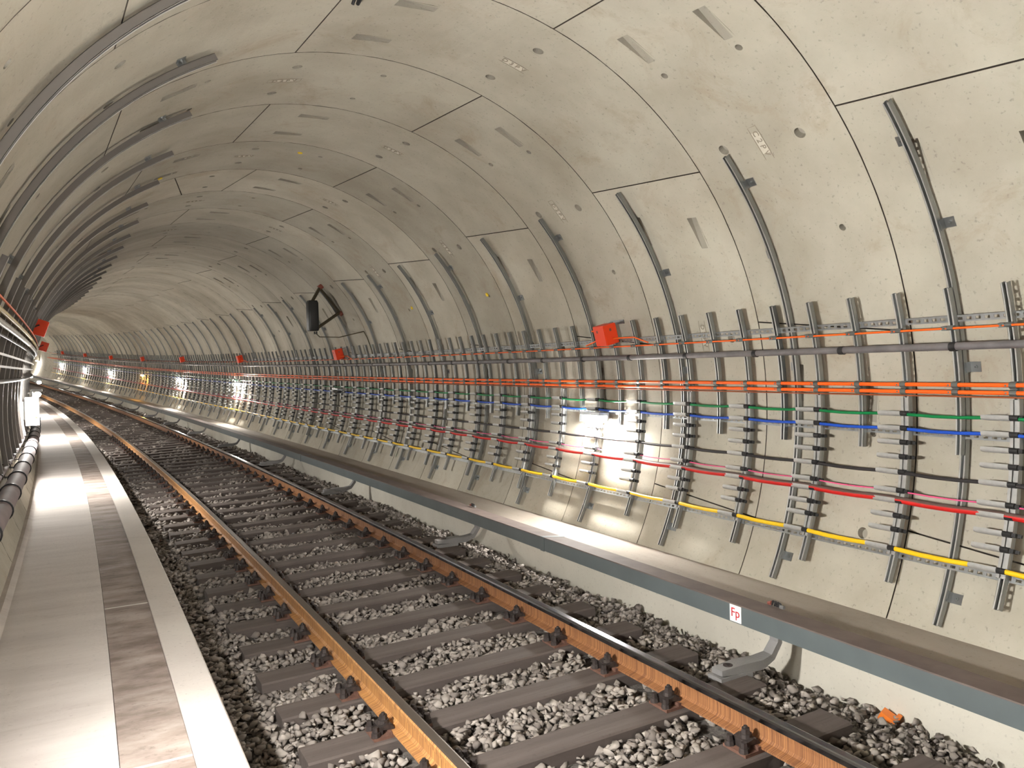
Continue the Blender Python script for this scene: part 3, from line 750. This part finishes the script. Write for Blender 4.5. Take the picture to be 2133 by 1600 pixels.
# ------------------------------------------------------------------ lamps
def lamp_parts():
    mb = MB(); n = 8
    # diffuser: rounded trough below the housing
    rings = []
    for y, k in ((-.17,.75),(-.155,1),(.155,1),(.17,.75)):
        rings.append([Vector((.0+.045*k*cos(2*pi*i/10), y, -.01+.034*k*sin(2*pi*i/10))) for i in range(10)])
    mb.loft(rings); g = mb.mesh('lamp_glass', ('lampglass',)); g2 = g.copy(); g2.materials.clear(); g2.materials.append(MT['amberglass']); g3 = g.copy(); g3.materials.clear(); g3.materials.append(MT['offglass'])
    mb = MB(); mb.box(-.06,.075,-.19,.19,.030,.062); mb.box(.05,.075,-.19,.19,-.03,.030); mb.tube((.075,0,.02),(.11,0,.02),.015,.015,8)
    return g, g2, g3, mb.mesh('lamp_housing', ('galvw',))
lg, lga, lgo, lh = lamp_parts()
def vari(m): q = lg.copy(); q.materials.clear(); q.materials.append(MT[m]); return q
lgs, lgl, lgf = vari('strongglass'), vari('leftglass'), vari('farglass')
def lamp(m, glass, lab, grp):
    r = empty('tunnel_lamp', m); part('lamp_glass', glass, r, Matrix.Identity(4)); part('lamp_housing', lh, r, Matrix.Identity(4)); tag(r, lab, 'lamp', grp); return r
RL = [(7.46,-4.4,lg,'blazing white lamp on the right wall below the large red box'), (16.9,-2.3,lgo,'unlit dark lamp on the right wall under the loudspeaker'), (26.54,-2.86,lg,'bright white lamp on the far right wall, nearest of the row'),
      (36.0,-4.38,lg,'bright white lamp right of the amber lamp'), (44.5,-4.06,lga,'glowing amber lamp in the row of far white lamps'), (53.6,-5.0,lg,'bright white lamp just left of the amber lamp'),
      (61.9,-5.4,lg,'far white lamp, second to the left of the amber one'), (70.5,-5.0,lg,'farthest small white lamp near the left wall'), (-2.0,-4.0,lg,'lamp on the right wall behind the camera')]
for s, ph, g, lab in RL: lamp(Mw(s, ph, .225), lgf if (g is lg and s > 20) else g, lab, 'lamps on the right wall')
for s, h, g, lab in ((2.0,.20,lgs,'strong white lamp on the left wall just outside the left edge'), (12.7,.17,lgl,'glaring white lamp on the left wall above the white cabinet'), (22.0,.20,lgl,'second glaring lamp along the left wall'), (31.3,.20,lgl,'third lamp along the left wall near the bend'), (40.6,.2,lgf,'lamp on the left wall beyond the bend'), (50,.2,lgf,'lamp on the left wall hidden well beyond the bend'), (-6.2,.2,lgl,'lamp on the left wall behind the camera')):
    lamp(M(s, -2.72, h) @ Matrix.Rotation(pi, 4, 'Z'), g, lab, 'lamps on the left wall')
fl = empty('added_key_light', M(2.75, -2.66, .22))  # added key light, out of view, strengthens direct light on the right wall
mb = MB(); mb.box(0,.004,-.07,.07,-.05,.05); part('lamp_glass', mb.mesh('key_light_panel', ('addedkeyglass',)), fl, Matrix.Identity(4))  # emitting panel of the added key light, not a tunnel lamp
mb = MB(); mb.box(-.09,-.001,-.09,.09,-.07,.07); mb.box(-.16,-.09,-.02,.02,-.02,.02); mb.box(-.17,-.16,-.06,.06,-.06,.06); part('lamp_housing', mb.mesh('key_light_housing', ('dark',)), fl, Matrix.Identity(4))  # housing of the added key light, not a tunnel lamp
tag(fl, 'key light added beyond the left edge to brighten the right wall', 'added_key_light')
for s in (62, 74, 86, 98): lamp(M(s, -2.72, .2) @ Matrix.Rotation(pi, 4, 'Z'), lgf, 'lamp on the left wall hidden round the bend', 'lamps round the bend')
for s in (80, 90, 100, 110): lamp(Mw(s, -5, .225), lgf, 'lamp on the right wall hidden round the bend', 'lamps on the right wall round the bend')

# ------------------------------------------------------------------ loudspeaker high on the right wall
def rounded(w, d, z0, z1, r=.04):
    mb = MB(); pts = []
    for cx, cy, t0 in ((w-r,d-r,0),(-w+r,d-r,90),(-w+r,-d+r,180),(w-r,-d+r,270)):
        for k in range(4): t = radians(t0+30*k); pts.append((cx+r*cos(t), cy+r*sin(t)))
    rings = [[Vector((x*k, y*k, z)) for x, y in pts] for z, k in ((z0,.85),(z0+.03,1),(z1-.05,1),(z1,.8))]
    mb.loft(rings); return mb
s = 15.6; sp = empty('tunnel_loudspeaker', M(s, 1.95, 1.14)); I = Matrix.Identity(4)
part('speaker_housing', rounded(.10, .12, 0, .60).mesh('speaker_housing', ('device',), smooth=True), sp, I)
mb = MB(); q = lambda a, h, y=0: Vector((a-1.95, y, h-1.14))
A = q(2.20,2.02,.3); B = q(2.60,1.53,.3); 
mb.tube(A, B, .028, .028, 8); part('wall_bar', mb.mesh('wall_bar', ('armm',)), sp, I)
mb = MB(); mb.tube(A, q(1.95,1.72), .032, .032, 8); part('upper_arm', mb.mesh('upper_arm', ('armm',)), sp, I)
mb = MB(); mb.tube(B, q(1.98,1.16), .032, .032, 8); part('lower_arm', mb.mesh('lower_arm', ('armm',)), sp, I)
for (a, h) in ((2.22,2.05),(2.63,1.52)):
    mb = MB(); mb.tube(q(a-.03,h-.03,.3), q(a+.05,h+.03,.3), .05, .05, 10); part('wall_foot', mb.mesh('wall_foot', ('rustred',)), sp, I)
for k in (-1, 1):
    mb = MB(); mb.tube(q(2.0,1.13,.07*k), q(2.0,1.08,.07*k), .015, .015, 8); part('cable_gland', mb.mesh('cable_gland', ('dark',)), sp, I)
tag(sp, 'black loudspeaker on a triangular bracket high on the right wall', 'loudspeaker')
pts = [W(15.6,2.0,1.10), W(15.5,2.05,1.02), W(15.2,2.35,1.0), W(15.1,*polar(.03,21.5)), W(15.05,*polar(.03,19)), W(14.95,*polar(.05,14)), W(14.9,*polar(.1,10))]
mb = MB(); mb.path(pts, .010, 8); tag(obj('speaker_cable', mb.mesh('speaker_cable', ('armm',))), 'thin cable drooping from the black loudspeaker to the wall struts', 'cable')

# ------------------------------------------------------------------ left wall: struts, trays, pipes, cabinet
ls = arc_channel(188.5, 155.5, .135, .041, .041, False, steps=12).mesh('left_strut', ('dull','lipglintleft'))
k = 0
for i in range(100):
    s = 4.80+.7124*i
    if s > 40: break
    r = obj('wall_strut', ls, at_wall(s, 188.5))
    lab = 'slim galvanized strut low on the left wall, %s from the left edge' % nth(k) if k < 12 else 'slim galvanized strut packed among others along the left wall'
    tag(r, lab, 'wall strut', 'slim struts on the left wall'); k += 1
cable('alarm_cable', 'orange', 160.3, .150, .0085, 'thin orange cable high on the left wall', group='cables on the left wall', s0=4, s1=45)
cable('supply_pipe', 'cream', 161.9, .165, .018, 'cream pipe between orange cable and white pipe on the left wall', 'pipe', 'pipes on the left wall', s0=4, s1=45)
cable('supply_pipe', 'palepipe', 163.4, .165, .026, 'white pipe along the left wall under the cream one', 'pipe', 'pipes on the left wall', s0=4, s1=45)
cable('pipe_shade_strip', 'black', 164.9, .150, .012, 'thin dark strip for the shade just under the white pipe on the left wall', 'cable', None, s0=4, s1=45)  # dark strip that paints in the shade beneath the white pipe
cable('conduit', 'pipe', 172.4, .165, .020, 'dark grey conduit at eye height on the left wall', 'pipe', 'pipes on the left wall', s0=4, s1=45)
for ph, off, lab in ((167.8,.175,'flat steel rail under the dark shade strip on the left wall'), (169.8,.175,'lower flat steel rail above the grey conduit on the left wall'), (191.3,.185,'wide flat steel rail low on the left wall beside the big pipe')):
    a0, h0 = polar(off, ph-.2); a1, h1 = polar(off, ph+(.2 if ph < 180 else .8)); a2, h2 = polar(off-.012, ph+(.2 if ph < 180 else .8)); a3, h3 = polar(off-.012, ph-.2)
    o = obj('flat_rail', sweep([(a0,h0),(a1,h1),(a2,h2),(a3,h3)], 3, 45, .8, ('galvw',), name='flat_rail')); tag(o, lab, 'mounting rail', 'flat rails on the left wall')
bp_ = empty('main_pipe', M(6, -2.84, -.60)); inv = bp_.matrix_world.inverted()
me = sweep(circ(-2.82, -.56, .072, 20), 2.5, 45, .5, ('mauve',), name='pipe_body', smooth=True); me.transform(inv); part('pipe_body', me, bp_, Matrix.Identity(4))
mb = MB(); mb.tube((0,-.016,0),(0,.016,0),.083,.083,20); cm2 = mb.mesh('pipe_ring', ('dark',), smooth=True)
mb = MB(); mb.box(-.17,-.03,-.015,.015,-.092,-.076); mb.box(-.17,-.16,-.015,.015,-.12,.08); sup = mb.mesh('pipe_support', ('clamp',))
for i in range(36):
    part('pipe_ring', cm2, bp_, inv @ M(4.9+1.02*i, -2.82, -.56))
    if i < 20: part('pipe_support', sup, bp_, inv @ M(4.9+1.02*i, -2.82, -.56))
tag(bp_, 'thick dusty pipe with dark rings running above the left side of the walkway', 'pipe')
sp2 = empty('thin_pipe', M(6, -2.91, -.52)); inv = sp2.matrix_world.inverted()
me = sweep(circ(-2.925, -.47, .022, 12), 2.5, 45, .6, ('mauve',), name='thin_pipe_body', smooth=True); me.transform(inv); part('pipe_body', me, sp2, Matrix.Identity(4))
mb = MB(); mb.tube((0,-.012,0),(0,.012,0),.029,.029,12); cm3 = mb.mesh('thin_ring', ('dark',))
for i in range(36): part('pipe_ring', cm3, sp2, inv @ M(5.4+1.02*i, -2.925, -.47))
tag(sp2, 'thinner pipe tucked between the thick ringed pipe and the left wall', 'pipe')
cb = empty('control_cabinet', M(13.4, -2.80, -.29))
mb = MB(); mb.box(-.085,.085,-.14,.14,0,.40); part('cabinet_body', mb.mesh('cabinet_body', ('white',)), cb, Matrix.Identity(4))
mb = MB(); mb.tube((.045,-.14,.13),(.045,-.16,.13),.024,.022,14); part('push_button', mb.mesh('push_button', ('yellowcap',)), cb, Matrix.Identity(4))
mb = MB(); mb.tube((-.03,-.14,.13),(-.03,-.152,.13),.03,.03,14); part('rotary_switch', mb.mesh('rotary_switch', ('clamp',)), cb, Matrix.Identity(4))
mb = MB(); mb.box(.02,.045,-.143,-.14,.30,.38); part('warning_label', mb.mesh('warning_label', ('signred',)), cb, Matrix.Identity(4))
mb = MB(); mb.box(-.17,-.085,-.04,.04,.08,.34); part('wall_mount', mb.mesh('wall_mount', ('galv',)), cb, Matrix.Identity(4))
tag(cb, 'white control cabinet with yellow button beneath the left wall lamp', 'cabinet')

# ------------------------------------------------------------------ stamped marks cast in the segments, and yellow plugs
k = 3
tcache = {}
def stamp(s, phi, txt):
    global k
    mb = MB(); mb.box(-.003,.004,-.040,.040,-.15,.15); pm_ = mb
    # raised rim
    for y0, y1, z0, z1 in ((-.042,-.037,-.152,.152),(.037,.042,-.152,.152),(-.042,.042,-.152,-.147),(-.042,.042,.147,.152)): mb.box(-.005,0,y0,y1,z0,z1, 1)
    if txt not in tcache: tcache[txt] = text_mesh(txt, .070, .0012, 'stampink')
    me = mb.mesh('stamp', ('stamp','stampink')); bm = bmesh.new(); bm.from_mesh(me)
    t = tcache[txt].copy(); t.transform(Matrix(((0,0,-1,0),(0,-1,0,0),(-1,0,0,0),(0,0,0,1)))); t.transform(Matrix.Translation((-.0045,0,0)))
    n0 = len(bm.faces); bm.from_mesh(t); bm.faces.ensure_lookup_table()
    for f in bm.faces[n0:]: f.material_index = 1
    bm.to_mesh(me); bm.free(); o = obj('trim_%d' % k, me, Mw(s, phi, -.001)); tag(o, kind='structure'); k += 1
for r_, phis in ((1, (41.5,)), (2, (71.4, 12.0)), (3, (41.6, 100.9)), (4, (71.4,)), (5, (41.6, 97.5)), (6, (69,)), (7, (41.6, 100.9)), (8, (71.4,)), (0, ()), (9, (100.9,))):
    for ph in phis: stamp(J1+(r_-1)*RING+.705, ph, {1:'C 2 P V', 0:'D 3 P V'}[1] if r_ == 1 else ('D 2 P V' if r_ % 2 else 'D 3 P V'))
mb = MB(); mb.tube((.0,0,0),(-.012,0,0),.030,.026,14); cap = mb.mesh('yellow_plug', ('yellowcap',), smooth=True)
for px, (s, ph, lab) in enumerate(((9.78,26.8,'yellow plug in a bolt pocket on the right wall between two channels'), (12.45,27.0,'smaller yellow plug farther along the right wall'), (9.75,86.3,'orange yellow plug in the crown of the tunnel'), (10.5,115.3,'yellow plug at the end of a left channel'))):
    tag(obj('yellow_plug', cap, Mw(s, ph, .0)), lab, 'plug', 'yellow plugs in bolt pockets')

mb = MB(); mb.tube((0,0,0),(-.03,0,0),.030,.026,10); mb.tube((-.03,-.03,.0),(-.045,.05,0),.016,.014,8); mb.tube((-.01,.03,.02),(-.04,.07,.03),.012,.012,8)
tag(obj('ceiling_anchor', mb.mesh('ceiling_anchor', ('dark',)), Mw(5.42, 99.0, 0)), 'small black anchor fitting hanging from the ceiling at the top edge', 'anchor')

# ------------------------------------------------------------------ camera, world, colour
cam = bpy.data.cameras.new('camera'); co = bpy.data.objects.new('camera', cam); COL.objects.link(co)
yw, pt, ro = .48304, -.02600, -.02701
fw = Vector((sin(yw)*cos(pt), cos(yw)*cos(pt), sin(pt))); rt = Vector((cos(yw), -sin(yw), 0)); up = rt.cross(fw)
r2 = rt*cos(ro)+up*sin(ro); u2 = up*cos(ro)-rt*sin(ro)
m = Matrix((r2, u2, -fw)).transposed().to_4x4(); m.translation = Vector((-2.23788, 0, .40124)); co.matrix_world = m
cam.sensor_fit = 'HORIZONTAL'; cam.sensor_width = 36; cam.lens = 36*1650.26/2133; cam.clip_start = .05; cam.clip_end = 300
SC.camera = co
w = bpy.data.worlds.new('world'); SC.world = w; w.use_nodes = True; w.node_tree.nodes['Background'].inputs[0].default_value = (.02,.02,.02,1); w.node_tree.nodes['Background'].inputs[1].default_value = 0.2
SC.view_settings.view_transform = 'Standard'; SC.view_settings.look = 'None'; SC.view_settings.gamma = 1; SC.view_settings.use_curve_mapping = False
SC.view_settings.exposure = 1.15
SC.cycles.max_bounces = 5; SC.cycles.diffuse_bounces = 4; SC.cycles.glossy_bounces = 3; SC.cycles.adaptive_threshold = .1; SC.cycles.use_denoising = True; SC.cycles.caustics_reflective = False; SC.cycles.caustics_refractive = False; SC.cycles.sample_clamp_indirect = 6.0
